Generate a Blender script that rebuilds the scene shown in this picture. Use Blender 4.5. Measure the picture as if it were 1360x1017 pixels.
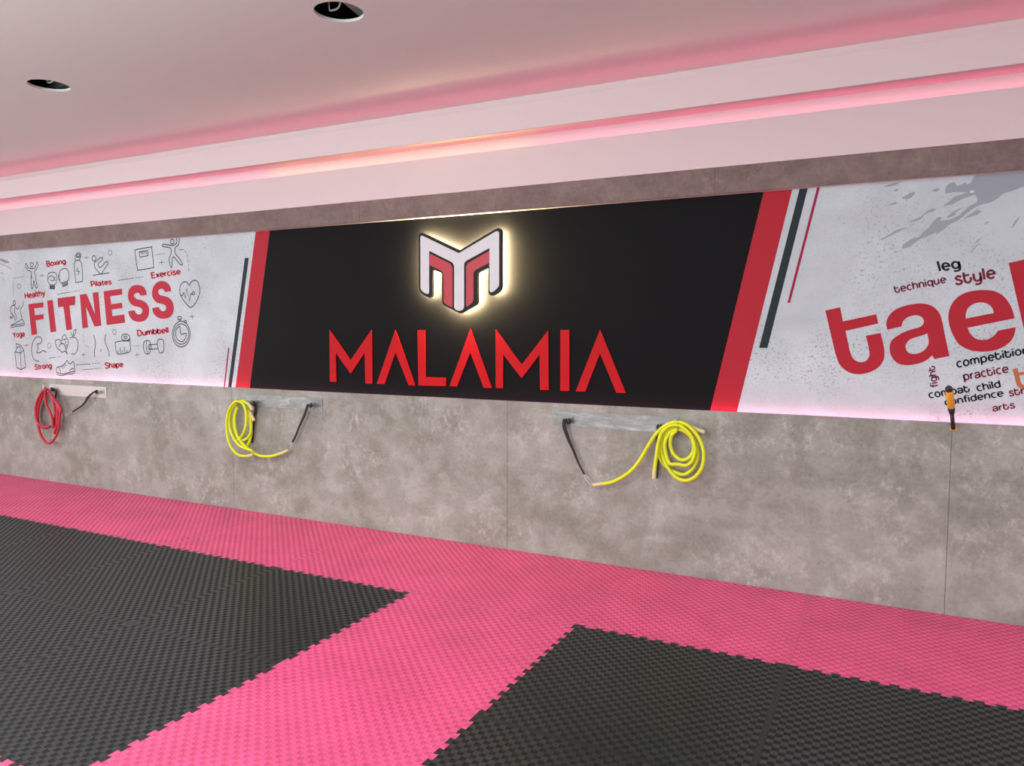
import bpy, bmesh, math, random
from mathutils import Vector, Matrix
from math import sin, cos, pi, radians
random.seed(7)
for o in list(bpy.data.objects): bpy.data.objects.remove(o)
S = bpy.context.scene
COL = S.collection

# ------------------------------------------------------------------ camera
YAW, PIT, ROL, FPX = -0.4704, -0.0710, 0.0007, 1001.0
CAM = Vector((1.3825, -4.4285, 1.4762))
_f = Vector((sin(YAW)*cos(PIT), cos(YAW)*cos(PIT), sin(PIT)))
_r = Vector((cos(YAW), -sin(YAW), 0.0))
_u = _r.cross(_f)
_rt = cos(ROL)*_r + sin(ROL)*_u
_up = -sin(ROL)*_r + cos(ROL)*_u
cd = bpy.data.cameras.new('camera'); cam = bpy.data.objects.new('camera', cd); COL.objects.link(cam)
M3 = Matrix((_rt, _up, -_f)).transposed()
cam.matrix_world = Matrix.Translation(CAM) @ M3.to_4x4()
cd.sensor_fit = 'HORIZONTAL'; cd.sensor_width = 36; cd.lens = FPX*36/1360
cd.clip_start = 0.05; cd.clip_end = 100
S.camera = cam

# ------------------------------------------------------------------ world, lights, exposure
W = bpy.data.worlds.new('world'); S.world = W; W.use_nodes = True
W.node_tree.nodes['Background'].inputs[0].default_value = (0.75, 0.85, 1.0, 1)
W.node_tree.nodes['Background'].inputs[1].default_value = 1.0
S.view_settings.view_transform = 'Standard'; S.view_settings.look = 'None'
S.view_settings.gamma = 1; S.view_settings.use_curve_mapping = False
S.view_settings.exposure = 0.0

def area(name, loc, rot, sx, sy, power, color):
    l = bpy.data.lights.new(name, 'AREA'); l.shape = 'RECTANGLE'; l.size = sx; l.size_y = sy
    l.energy = power; l.color = color
    o = bpy.data.objects.new(name, l); o.location = loc; o.rotation_euler = rot; COL.objects.link(o)
    return o
# daylight through the shop window behind the photographer, and ceiling panels over the mats there
area('window_daylight', (-1.5, -8.38, 1.55), (radians(90), 0, 0), 9.0, 2.1, 300, (0.95, 0.98, 1.0))
area('side_window_daylight', (-8.9, -4.8, 1.6), (radians(90), 0, radians(-90)), 5.0, 2.0, 210, (1.0, 0.985, 0.97))
area('ceiling_panel_light', (-4.9, -2.1, 2.94), (0, 0, 0), 1.2, 0.6, 12, (1.0, 0.98, 0.96))
area('ceiling_panel_light', (-1.8, -3.5, 2.94), (0, 0, 0), 1.2, 0.6, 75, (0.97, 1.0, 1.0))
area('ceiling_panel_light', (2.8, -3.4, 2.94), (0, 0, 0), 1.2, 0.6, 72, (0.97, 1.0, 1.0))
# unseen fill light added behind the photographer, facing up to brighten the ceiling
area('ceiling_fill_light', (-1.9, -4.7, 1.7), (radians(180), 0, 0), 6.0, 0.5, 185, (0.78, 1.0, 0.92))

# ------------------------------------------------------------------ materials
MATS = {}
def mat(name, color, rough=0.6, metal=0.0, spec=0.5, emit=None, strength=0.0):
    m = bpy.data.materials.new(name); m.use_nodes = True
    b = m.node_tree.nodes['Principled BSDF']
    b.inputs['Base Color'].default_value = (*color, 1)
    b.inputs['Roughness'].default_value = rough
    b.inputs['Metallic'].default_value = metal
    b.inputs['Specular IOR Level'].default_value = spec
    if emit:
        b.inputs['Emission Color'].default_value = (*emit, 1)
        b.inputs['Emission Strength'].default_value = strength
    MATS[name] = m
    return m
def nodes(m): return m.node_tree.nodes, m.node_tree.links, m.node_tree.nodes['Principled BSDF']
def noise(m, scale, detail=4, rough=0.55, vec=None, dist=0.0):
    n = m.node_tree.nodes.new('ShaderNodeTexNoise')
    n.inputs['Scale'].default_value = scale; n.inputs['Detail'].default_value = detail
    n.inputs['Roughness'].default_value = rough; n.inputs['Distortion'].default_value = dist
    if vec is not None: m.node_tree.links.new(vec, n.inputs['Vector'])
    return n.outputs['Fac']
def ramp(m, fac, stops):
    r = m.node_tree.nodes.new('ShaderNodeValToRGB'); e = r.color_ramp.elements
    while len(e) < len(stops): e.new(0.5)
    for el, (p, c) in zip(e, stops):
        el.position = p; el.color = (*c, 1) if len(c) == 3 else c
    m.node_tree.links.new(fac, r.inputs[0]); return r.outputs[0]
def mix(m, fac, a, b, mode='MIX'):
    n = m.node_tree.nodes.new('ShaderNodeMix'); n.data_type = 'RGBA'; n.blend_type = mode
    L = m.node_tree.links
    for sock, v in ((n.inputs[0], fac), (n.inputs[6], a), (n.inputs[7], b)):
        if isinstance(v, (int, float)): sock.default_value = v
        elif isinstance(v, tuple): sock.default_value = (*v, 1)
        else: L.new(v, sock)
    return n.outputs[2]
def geo_vec(m, scale=(1, 1, 1), rot=(0, 0, 0)):
    g = m.node_tree.nodes.new('ShaderNodeNewGeometry'); mp = m.node_tree.nodes.new('ShaderNodeMapping')
    mp.inputs['Scale'].default_value = scale; mp.inputs['Rotation'].default_value = rot
    m.node_tree.links.new(g.outputs['Position'], mp.inputs['Vector']); return mp.outputs[0]
def bump(m, fac, strength, dist=0.002):
    b = m.node_tree.nodes.new('ShaderNodeBump'); b.inputs['Strength'].default_value = strength
    b.inputs['Distance'].default_value = dist
    m.node_tree.links.new(fac, b.inputs['Height'])
    m.node_tree.links.new(b.outputs[0], m.node_tree.nodes['Principled BSDF'].inputs['Normal'])

def concrete(name, dark, midc, light, k=1.0):
    m = mat(name, midc, 0.62, spec=0.3); N, L, B = nodes(m)
    v = geo_vec(m); vs = geo_vec(m, (0.8, 1.0, 1.0))
    big = noise(m, 1.9*k, 3, 0.55, vs, 0.3)
    c1 = ramp(m, big, [(0.40, dark), (0.5, midc), (0.59, light)])
    md = noise(m, 6.5*k, 5, 0.62, vs, 0.15)
    c2 = ramp(m, md, [(0.41, dark), (0.5, midc), (0.58, light)])
    c = mix(m, 0.5, c1, c2)
    fine = noise(m, 45, 6, 0.75, v)
    c = mix(m, 0.42, c, ramp(m, fine, [(0.32, tuple(x*0.62 for x in midc)), (0.5, midc), (0.70, tuple(min(1, x*1.35) for x in midc))]))
    # pale laitance flecks gathered in zones
    zone = ramp(m, noise(m, 3.1*k, 3, 0.5, vs, 0.3), [(0.48, (0, 0, 0)), (0.60, (1, 1, 1))])
    pt = ramp(m, noise(m, 17.0*k, 9, 0.82, geo_vec(m, (1, 1, 0.75)), 0.0), [(0.50, (0, 0, 0)), (0.68, (0.85, 0.85, 0.85))])
    pf = mix(m, 1.0, zone, pt, 'MULTIPLY')
    c = mix(m, pf, c, tuple(min(1, x*1.30) for x in light))
    pores = noise(m, 85, 1, 0.4, v)
    c = mix(m, ramp(m, pores, [(0.21, (1, 1, 1)), (0.25, (0, 0, 0))]), c, tuple(x*0.5 for x in dark))
    L.new(c, B.inputs['Base Color'])
    bump(m, fine, 0.15, 0.001)
    return m
concrete('concrete_laminate', (0.185, 0.176, 0.150), (0.278, 0.264, 0.235), (0.42, 0.404, 0.382))
concrete('brown_concrete_laminate', (0.135, 0.092, 0.084), (0.172, 0.120, 0.112), (0.235, 0.172, 0.16), 1.6)

m = mat('plaster', (0.65, 0.66, 0.635), 0.75, spec=0.2)
bump(m, noise(m, 30, 3, 0.5, geo_vec(m)), 0.05, 0.001)
m = mat('step_plaster_pink_spill', (0.65, 0.54, 0.555), 0.75, spec=0.2)  # ceiling plaster again, with pink light spill on the steps tinted into its colour
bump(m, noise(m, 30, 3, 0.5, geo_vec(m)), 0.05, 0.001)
mat('void_concrete', (0.02, 0.025, 0.025), 0.9)
mat('side_wall_paint', (0.62, 0.60, 0.60), 0.8)
mat('subfloor', (0.2, 0.2, 0.2), 0.9)

def print_paper(name):
    m = mat(name, (0.62, 0.62, 0.66), 0.55, spec=0.2); N, L, B = nodes(m)
    v = geo_vec(m)
    base = ramp(m, noise(m, 2.2, 5, 0.6, v, 0.5), [(0.3, (0.42, 0.46, 0.495)), (0.55, (0.50, 0.55, 0.59)), (0.75, (0.57, 0.62, 0.655))])
    area_n = ramp(m, noise(m, 2.0, 3, 0.5, v), [(0.42, (0, 0, 0)), (0.62, (1, 1, 1))])
    sp = ramp(m, noise(m, 75, 3, 0.65, v), [(0.55, (0, 0, 0)), (0.66, (1, 1, 1))])
    f = mix(m, 1.0, area_n, sp, 'MULTIPLY')
    c = mix(m, f, base, (0.24, 0.26, 0.28))
    sp2 = ramp(m, noise(m, 130, 2, 0.5, v), [(0.64, (0, 0, 0)), (0.70, (1, 1, 1))])
    c = mix(m, sp2, c, (0.40, 0.40, 0.43))
    L.new(c, B.inputs['Base Color']); return m
print_paper('mural_print')
mat('print_black', (0.0060, 0.0058, 0.0068), 0.55, spec=0.06)
mat('print_red', (0.38, 0.018, 0.032), 0.55, spec=0.12)
mat('print_slate', (0.018, 0.028, 0.034), 0.55, spec=0.12)
mat('print_plum_line', (0.30, 0.012, 0.05), 0.55, spec=0.12)
mat('print_word_red', (0.42, 0.02, 0.045), 0.55, spec=0.12)
mat('print_word_plum', (0.16, 0.016, 0.04), 0.55, spec=0.12)
mat('print_word_black', (0.008, 0.010, 0.014), 0.55, spec=0.12)
mat('print_orange', (0.42, 0.14, 0.06), 0.55, spec=0.12)
mat('print_line', (0.018, 0.016, 0.024), 0.55, spec=0.12)
mat('print_grey', (0.29, 0.32, 0.355), 0.55, spec=0.12)
mat('print_grey_soft', (0.27, 0.26, 0.29), 0.55, spec=0.12)
mat('sign_letter_red', (0.43, 0.006, 0.010), 0.5, spec=0.1)
mat('sign_white', (0.58, 0.57, 0.61), 0.4)
mat('sign_red', (0.42, 0.012, 0.03), 0.4)
mat('sign_black', (0.012, 0.010, 0.010), 0.5, spec=0.2)
mat('sign_led', (0.9, 0.8, 0.6), 0.5, emit=(1.0, 0.78, 0.40), strength=480)
mat('led_pink', (0.9, 0.5, 0.6), 0.5, emit=(1.0, 0.19, 0.34), strength=26)
mat('led_pink_ledge', (0.9, 0.5, 0.6), 0.5, emit=(1.0, 0.27, 0.44), strength=20)
mat('led_pink_low', (0.9, 0.5, 0.6), 0.5, emit=(1.0, 0.17, 0.32), strength=11.5)
mat('led_warm', (0.9, 0.7, 0.5), 0.5, emit=(1.0, 0.36, 0.25), strength=13.5)
mat('strip_backing', (0.7, 0.7, 0.7), 0.6)

def foam(name, top, rough, spec, scuff):
    m = mat(name, top, rough, spec=spec); N, L, B = nodes(m); v = geo_vec(m)
    a = ramp(m, noise(m, 3.0, 4, 0.6, v, 0.4), [(0.35, tuple(x*0.90 for x in top)), (0.65, tuple(min(1, x*1.08) for x in top))])
    s = ramp(m, noise(m, 5.5, 9, 0.78, v, 1.2), [(0.60, (0, 0, 0)), (0.78, (1, 1, 1))])
    sm = N.new('ShaderNodeMath'); sm.operation = 'MULTIPLY'; sm.inputs[1].default_value = 0.55
    L.new(s, sm.inputs[0])
    L.new(mix(m, sm.outputs[0], a, scuff), B.inputs['Base Color'])
    bump(m, noise(m, 700, 2, 0.5, v), 0.2, 0.0005)
    return m
foam('foam_pink', (0.79, 0.086, 0.235), 0.34, 0.75, (0.80, 0.22, 0.34))
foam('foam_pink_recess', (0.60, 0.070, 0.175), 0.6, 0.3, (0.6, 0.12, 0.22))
foam('foam_black', (0.0125, 0.019, 0.0185), 0.34, 0.9, (0.07, 0.075, 0.075))
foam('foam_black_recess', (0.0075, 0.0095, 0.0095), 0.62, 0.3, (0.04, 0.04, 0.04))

def rim(name, a, b):
    """the joint zone carries the same weave as the rest, here only as colour and fine relief"""
    m = mat(name, a, 0.40, spec=0.5); N, L, B = nodes(m)
    g = N.new('ShaderNodeNewGeometry'); mp = N.new('ShaderNodeMapping'); mp.vector_type = 'POINT'
    mp.inputs['Location'].default_value = (-0.5, -0.5, 0.5); mp.inputs['Scale'].default_value = (40, 40, 0)
    L.new(g.outputs['Position'], mp.inputs[0])
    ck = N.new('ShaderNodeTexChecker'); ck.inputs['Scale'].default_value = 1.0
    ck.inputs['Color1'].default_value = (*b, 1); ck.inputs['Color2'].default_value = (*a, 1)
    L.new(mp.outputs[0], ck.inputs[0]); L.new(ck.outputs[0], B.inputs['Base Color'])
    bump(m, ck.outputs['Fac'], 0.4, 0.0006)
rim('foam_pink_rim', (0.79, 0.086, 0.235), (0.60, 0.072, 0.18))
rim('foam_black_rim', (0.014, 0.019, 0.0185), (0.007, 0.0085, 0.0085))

mat('tube_yellow', (0.66, 0.71, 0.010), 0.45)
mat('tube_red', (0.50, 0.018, 0.042), 0.5)
mat('sleeve_cream', (0.66, 0.55, 0.29), 0.55)
mat('webbing_black', (0.012, 0.012, 0.013), 0.75)
mat('steel_wire', (0.6, 0.6, 0.6), 0.3, 1.0)
mat('hook_bronze', (0.25, 0.16, 0.06), 0.5, 0.6)
m = mat('rail_steel', (0.5, 0.5, 0.49), 0.42, 0.55); N, L, B = nodes(m)
L.new(ramp(m, noise(m, 7, 6, 0.7, geo_vec(m, (1, 1, 3)), 0.6), [(0.3, (0.17, 0.175, 0.165)), (0.5, (0.24, 0.25, 0.24)), (0.68, (0.38, 0.40, 0.39))]), B.inputs['Base Color'])
mat('rail_pale', (0.50, 0.46, 0.45), 0.5, 0.3)
mat('screw_steel', (0.25, 0.25, 0.25), 0.4, 0.9)
mat('handle_yellow', (0.75, 0.34, 0.03), 0.5)
mat('handle_black', (0.02, 0.015, 0.015), 0.5)
mat('plate_orange', (0.62, 0.32, 0.06), 0.55)
mat('cable_grey', (0.5, 0.5, 0.5), 0.5)
mat('duct_grey', (0.45, 0.44, 0.42), 0.6)
mat('gypsum_edge', (0.5, 0.45, 0.44), 0.9)
mat('window_frame_white', (0.7, 0.7, 0.7), 0.5)

# ------------------------------------------------------------------ object helpers
def wpos(o):
    p = Vector(o.location)
    while o.parent: o = o.parent; p += Vector(o.location)
    return p
def link(name, me, material, parent=None):
    mats = material if isinstance(material, (list, tuple)) else [material]
    if not me.materials:
        for mm in mats: me.materials.append(MATS[mm])
    o = bpy.data.objects.new(name, me); COL.objects.link(o)
    if me.vertices:
        xs = [v.co for v in me.vertices]
        c = Vector([(min(p[i] for p in xs)+max(p[i] for p in xs))/2 for i in range(3)])
        me.transform(Matrix.Translation(-c))
        o.location = c
    if parent:
        o.location = o.location - wpos(parent); o.parent = parent
    return o
def bm_obj(name, bm, material, parent=None, smooth=False):
    bmesh.ops.recalc_face_normals(bm, faces=bm.faces[:])
    me = bpy.data.meshes.new(name); bm.to_mesh(me); bm.free()
    if smooth:
        for p in me.polygons: p.use_smooth = True
    return link(name, me, material, parent)
def add_box(bm, a, b, mi=0):
    x0, y0, z0 = a; x1, y1, z1 = b
    vs = [bm.verts.new(p) for p in ((x0,y0,z0),(x1,y0,z0),(x1,y1,z0),(x0,y1,z0),(x0,y0,z1),(x1,y0,z1),(x1,y1,z1),(x0,y1,z1))]
    for f in ((0,3,2,1),(4,5,6,7),(0,1,5,4),(1,2,6,5),(2,3,7,6),(3,0,4,7)):
        bm.faces.new([vs[i] for i in f]).material_index = mi
    return vs
def box(name, a, b, material, parent=None, bevel=0.0):
    bm = bmesh.new(); add_box(bm, a, b)
    if bevel: bmesh.ops.bevel(bm, geom=bm.edges[:], offset=bevel, segments=2, affect='EDGES')
    return bm_obj(name, bm, material, parent)
def empty(name, loc):
    o = bpy.data.objects.new(name, None); COL.objects.link(o); o.location = loc
    o.empty_display_size = 0.1; return o
def tag(o, label=None, cat=None, group=None, kind=None):
    if label: o['label'] = label
    if cat: o['category'] = cat
    if group: o['group'] = group
    if kind: o['kind'] = kind
    return o
def catmull(pts, n=6, closed=False):
    P = [Vector(p) for p in pts]; out = []; m = len(P)
    rng = range(m) if closed else range(m-1)
    for i in rng:
        if closed: a, b, c, d = P[(i-1) % m], P[i], P[(i+1) % m], P[(i+2) % m]
        else: a, b, c, d = P[max(i-1, 0)], P[i], P[i+1], P[min(i+2, m-1)]
        for k in range(n):
            t = k/n
            out.append(0.5*((2*b)+(c-a)*t+(2*a-5*b+4*c-d)*t*t+(3*b-a-3*c+d)*t*t*t))
    if not closed: out.append(P[-1])
    return out
def add_tube(bm, pts, r, seg=10, caps=True, flat=1.0, closed=False):
    """sweep a circle (or an oval, flat<1, thin towards the wall) along points"""
    P = [Vector(p) for p in pts]; rings = []; n = len(P)
    for i, p in enumerate(P):
        if closed: t = (P[(i+1) % n]-P[(i-1) % n]).normalized()
        else: t = (P[min(i+1, n-1)]-P[max(i-1, 0)]).normalized()
        ref = Vector((0, 1, 0))
        if abs(t.dot(ref)) > 0.95: ref = Vector((0, 0, 1))
        a = t.cross(ref).normalized(); b = t.cross(a).normalized()
        rr = r[i] if isinstance(r, (list, tuple)) else r
        rings.append([bm.verts.new(p+a*rr*cos(2*pi*k/seg)+b*rr*flat*sin(2*pi*k/seg)) for k in range(seg)])
    rng = range(n) if closed else range(n-1)
    for i in rng:
        A, B_ = rings[i], rings[(i+1) % n]
        for k in range(seg):
            bm.faces.new((A[k], A[(k+1) % seg], B_[(k+1) % seg], B_[k]))
    if caps and not closed:
        bm.faces.new(rings[0]); bm.faces.new(rings[-1])
def tube(name, pts, r, material, parent=None, seg=10, n=6, flat=1.0, closed=False):
    bm = bmesh.new(); add_tube(bm, catmull(pts, n, closed) if n > 1 else pts, r, seg, flat=flat, closed=closed)
    return bm_obj(name, bm, material, parent, smooth=True)

# a surveyed point of the wall: where the sight line through a measured image point meets the plane y = Y
def onwall(px, py, Y=0.0):
    d = _rt*((px-680)/FPX) + _up*(-(py-508.5)/FPX) + _f
    return CAM + d*((Y-CAM.y)/d.y)
class Crop:
    def __init__(s, ox, oy, k): s.o = (ox, oy, k)
    def __call__(s, x, y, Y=0.0): return onwall(s.o[0]+x/s.o[2], s.o[1]+y/s.o[2], Y)
    def pts(s, L, Y=0.0): return [s(x, y, Y) for x, y in L]

POSTER = 0.052          # plane of the printed wall covering
PRT = 0.0006
def soften(P, n=4, lim=42):
    """round gently turning stretches of a polygon, keep its sharp corners"""
    m = len(P); out = []
    seg = [P[(i+1) % m]-P[i] for i in range(m)]
    def corner(i):
        a, b = seg[i-1], seg[i]
        return a.length < 1e-9 or b.length < 1e-9 or math.degrees(a.angle(b)) > lim
    cs = [corner(i) for i in range(m)]
    def tan(i):          # tangent at a soft vertex leans to the shorter neighbour less, the longer one more
        a, b = seg[i-1], seg[i]
        return (a.normalized()*b.length+b.normalized()*a.length).normalized() if min(a.length, b.length)/max(a.length, b.length) > 0.3 else (a if a.length > b.length else b).normalized()
    for i in range(m):
        b, c, L_ = P[i], P[(i+1) % m], seg[i].length
        if cs[i] and cs[(i+1) % m]: out.append(b); continue
        t0 = (seg[i].normalized() if cs[i] else tan(i))*L_
        t1 = (seg[i].normalized() if cs[(i+1) % m] else tan((i+1) % m))*L_
        for k in range(n):
            t = k/n; h = t*t*(3-2*t)
            out.append(b*(1-h)+c*h+t0*(t*(1-t)**2)+t1*(t*t*(t-1)))
    return out
from mathutils.geometry import delaunay_2d_cdt
def fill(name, loops, Y0, material, parent=None, depth=0.0, smooth=False):
    """flat (or depth-thick) filled shape from closed loops of wall points; inner loops cut holes"""
    V, E = [], []; LP = []
    for lp in loops:
        P = [Vector((p.x, p.z)) for p in lp]
        if smooth: P = soften(P)
        b0 = len(V); V += P; E += [(b0+i, b0+(i+1) % len(P)) for i in range(len(P))]; LP.append(P)
    vo, eo, fo, ov, oe, of = delaunay_2d_cdt(V, E, [], 0, 1e-6)
    def inside(x, y):
        r = False
        for P in LP:
            for i in range(len(P)):
                a, b = P[i-1], P[i]
                if (a.y > y) != (b.y > y) and x < (b.x-a.x)*(y-a.y)/(b.y-a.y)+a.x: r = not r
        return r
    T = [f for f in fo if inside(sum(vo[k].x for k in f)/len(f), sum(vo[k].y for k in f)/len(f))]
    n = len(vo); F = []; ya, yb = Y0-depth/2, Y0+depth/2
    for f in T:
        a, b, c = (vo[k] for k in f[:3])
        ff = list(f) if (b-a).cross(c-a) > 0 else list(reversed(f))
        F.append(ff)                                          # x right, z up, seen from -y: counter-clockwise faces -y
        if depth: F.append([k+n for k in reversed(ff)])
    if depth:
        cnt = {}
        for f in F:
            if f[0] >= n: continue
            for k in range(len(f)): cnt[(f[k], f[(k+1) % len(f)])] = 1
        for (a, b) in cnt:
            if (b, a) not in cnt: F.append([b, a, a+n, b+n])
    me = bpy.data.meshes.new(name)
    vs = [(p.x, ya, p.y) for p in vo]+([(p.x, yb, p.y) for p in vo] if depth else [])
    used = sorted({k for f in F for k in f}); ix = {k: i for i, k in enumerate(used)}
    me.from_pydata([vs[k] for k in used], [], [[ix[k] for k in f] for f in F]); me.update()
    return link(name, me, material, parent)
def ribbon(bm, P, w, Y, closed=False):
    P = [Vector((p.x, p.z)) for p in P]; n = len(P)
    if closed: P = P+[P[0], P[1]]; n = len(P)
    L, R_ = [], []
    for i, p in enumerate(P):
        a = (p-P[i-1]).normalized() if i else (P[1]-p).normalized()
        b = (P[i+1]-p).normalized() if i < n-1 else a
        t = (a+b)
        if t.length < 1e-6: t = a
        t.normalize(); nn = Vector((-t.y, t.x)); k = 1/max(0.5, abs(nn.dot(Vector((-a.y, a.x)))))
        L.append(bm.verts.new((p.x+nn.x*w*k/2, Y, p.y+nn.y*w*k/2)))
        R_.append(bm.verts.new((p.x-nn.x*w*k/2, Y, p.y-nn.y*w*k/2)))
    for i in range(n-1): bm.faces.new((L[i], R_[i], R_[i+1], L[i+1]))
def drawing(name, strokes, parent, label=None, material='print_line', w=0.0076, Y=POSTER-PRT*2):
    """line drawing: strokes = (crop, points[, smooth, closed, width])"""
    bm = bmesh.new()
    for st in strokes:
        c, P = st[0], st[1]; sm = st[2] if len(st) > 2 else True
        cl = st[3] if len(st) > 3 else False; ww = st[4] if len(st) > 4 else w
        Q = c.pts(P, POSTER)
        if sm and len(Q) > 2: Q = catmull(Q, 4, cl)
        ribbon(bm, Q, ww, Y, cl)
    me = bpy.data.meshes.new(name); bm.to_mesh(me); bm.free()
    o = link(name, me, material, parent)
    if label: o['label'] = label
    return o
def dashes(c, a, b, n, duty=0.6):
    out = []
    for i in range(n):
        t0, t1 = i/n, (i+duty)/n
        out.append((c, [(a[0]+(b[0]-a[0])*t0, a[1]+(b[1]-a[1])*t0), (a[0]+(b[0]-a[0])*t1, a[1]+(b[1]-a[1])*t1)], False))
    return out
def ell(cx, cy, rx, ry, n=14, rot=0):
    return [(cx+rx*cos(2*pi*k/n)*cos(rot)-ry*sin(2*pi*k/n)*sin(rot), cy+rx*cos(2*pi*k/n)*sin(rot)+ry*sin(2*pi*k/n)*cos(rot)) for k in range(n)]
def _arc(cx, cy, rx, ry, a0, a1, n=12):
    return [(cx+rx*cos(radians(a0+(a1-a0)*k/n)), cy+ry*sin(radians(a0+(a1-a0)*k/n))) for k in range(n+1)]
_O = _arc(.46, .5, .37, .5, 90, 450, 18)
_ARCH = [(.1, .55), (.2, .85), (.46, 1.0), (.70, .90), (.78, .62), (.78, 0)]
_U = [(.1, 1), (.1, .38), (.2, .1), (.44, 0), (.68, .1), (.78, .40)]
GLYPH = {   # advance width, strokes; baseline 0, x-height 1, ascender 1.42, descender -0.42
 'a': (.88, [[(.10,.74),(.22,.93),(.45,1.0),(.68,.92),(.76,.68),(.76,0)], [(.76,.58),(.5,.53),(.22,.46),(.09,.27),(.18,.06),(.38,0),(.62,.08),(.76,.30)]]),
 'b': (.92, [[(.09,1.42),(.09,0)], _O]), 'c': (.82, [_arc(.46,.5,.37,.5,48,312)]), 'd': (.95, [[(.84,1.42),(.84,0)], _O]),
 'e': (.92, [[(.10,.52),(.83,.52)]+_arc(.46,.5,.37,.5,5,318)[0:]]), 'f': (.55, [[(.56,1.38),(.40,1.40),(.26,1.22),(.26,0)], [(.02,.95),(.52,.95)]]),
 'g': (.95, [_O, [(.84,1.0),(.84,-.10),(.70,-.36),(.44,-.42),(.14,-.32)]]), 'h': (.90, [[(.1,1.42),(.1,0)], _ARCH]), 'i': (.24, [[(.1,1),(.1,0)], [(.1,1.42),(.1,1.20)]]),
 'l': (.24, [[(.1,1.42),(.1,0)]]), 'm': (1.36, [[(.1,1),(.1,0)], [(.1,.55),(.2,.88),(.38,1.0),(.58,.9),(.64,.62),(.64,0)], [(.64,.55),(.76,.88),(.94,1.0),(1.14,.9),(1.20,.62),(1.20,0)]]),
 'n': (.90, [[(.1,1),(.1,0)], _ARCH]), 'o': (.93, [_O]), 'p': (.93, [[(.09,1),(.09,-.42)], _O]), 'q': (.95, [_O, [(.84,1),(.84,-.30),(.98,-.42)]]),
 'r': (.58, [[(.1,1),(.1,0)], [(.1,.52),(.20,.85),(.52,.97)]]), 's': (.78, [[(.68,.80),(.52,.98),(.26,.97),(.12,.77),(.26,.59),(.50,.49),(.69,.31),(.60,.06),(.40,0),(.18,.04),(.06,.22)]]),
 't': (.58, [[(.26,1.32),(.26,.22),(.36,.03),(.56,.03)], [(.02,.95),(.52,.95)]]), 'T': (.88, [[(.1,1.34),(.1,.40),(.2,.1),(.43,0),(.66,.1),(.76,.35),(.76,.62)], [(.1,.93),(.66,.93)]]),
 'u': (.92, [_U, [(.78,1),(.78,0)]]), 'x': (.82, [[(.05,1),(.76,0)], [(.76,1),(.05,0)]]), 'y': (.84, [[(.05,1),(.42,.06)], [(.80,1),(.40,-.24),(.26,-.40),(.06,-.40)]]),
 'v': (.92, [_U, [(.78,1),(.78,-.12),(.64,-.36),(.40,-.42),(.12,-.34)]]),
 'H': (1.12, [[(.1,1.4),(.1,0)], [(.96,1.4),(.96,0)], [(.1,.72),(.96,.72)]]), 'B': (1.05, [[(.1,0),(.1,1.4),(.55,1.4),(.80,1.30),(.84,1.06),(.74,.82),(.50,.74),(.1,.74)], [(.5,.74),(.82,.66),(.92,.38),(.82,.10),(.55,0),(.1,0)]]),
 'P': (1.0, [[(.1,0),(.1,1.4),(.58,1.4),(.84,1.28),(.92,1.0),(.82,.72),(.56,.60),(.1,.60)]]), 'Y': (.98, [[(.04,1.4),(.48,.66),(.92,1.4)], [(.48,.66),(.48,0)]]),
 'S': (1.02, [[(.90,1.12),(.76,1.34),(.48,1.42),(.22,1.34),(.10,1.08),(.22,.86),(.50,.74),(.80,.62),(.92,.38),(.80,.10),(.50,0),(.20,.06),(.06,.32)]]),
 'E': (.98, [[(.88,1.4),(.1,1.4),(.1,0),(.90,0)], [(.1,.74),(.80,.74)]]), 'D': (1.08, [[(.1,0),(.1,1.4),(.48,1.4),(.80,1.26),(.96,.90),(.96,.50),(.80,.14),(.48,0),(.1,0)]]),
}
def word(text, crop, quad, material, parent, bold=0.24, Y=POSTER-PRT*2, label=None):
    """round-stroke lettering stretched onto the measured corners of its ink: bottom-left, bottom-right, top-right, top-left"""
    bm = bmesh.new(); x = 0.0
    for ch in text:
        wd, strokes = GLYPH[ch]
        for st in strokes:
            Q = [Vector((x+p[0], 0, p[1])) for p in st]
            cl = len(Q) > 10 and (Q[0]-Q[-1]).length < 1e-4
            if cl: Q = Q[:-1]
            if len(Q) > 3 and not cl and ch not in 'EHYx': Q = soften_open(Q)
            ribbon(bm, Q, bold, 0, cl)
        x += wd+0.13
    xs = [v.co.x for v in bm.verts]; ys = [v.co.z for v in bm.verts]
    x0, x1, y0, y1 = min(xs), max(xs), min(ys), max(ys)
    q = [crop(a, b, POSTER) for a, b in quad]
    for v in bm.verts:
        s_, u = (v.co.x-x0)/(x1-x0), (v.co.z-y0)/(y1-y0)
        p = (q[0]*(1-s_)+q[1]*s_)*(1-u)+(q[3]*(1-s_)+q[2]*s_)*u
        v.co = Vector((p.x, Y, p.z))
    me = bpy.data.meshes.new('word'); bm.to_mesh(me); bm.free()
    o = link('word', me, material, parent)
    o['label'] = label or ('printed word ' + text.replace('T', 't').replace('v', 'y'))
    return o
def soften_open(Q):
    out = []
    for i in range(len(Q)-1):
        a, b, c, d = Q[max(i-1, 0)], Q[i], Q[i+1], Q[min(i+2, len(Q)-1)]
        def sharp(p, q, r): return (q-p).length > 1e-6 and (r-q).length > 1e-6 and math.degrees((q-p).angle(r-q)) > 62
        t0 = (c-b) if (i == 0 or sharp(a, b, c)) else ((b-a).normalized()+(c-b).normalized()).normalized()*(c-b).length
        t1 = (c-b) if (i+2 >= len(Q) or sharp(b, c, d)) else ((c-b).normalized()+(d-c).normalized()).normalized()*(c-b).length
        for k in range(3):
            t = k/3; h = t*t*(3-2*t)
            out.append(b*(1-h)+c*h+t0*(t*(1-t)**2)+t1*(t*t*(t-1)))
    out.append(Q[-1]); return out

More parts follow.
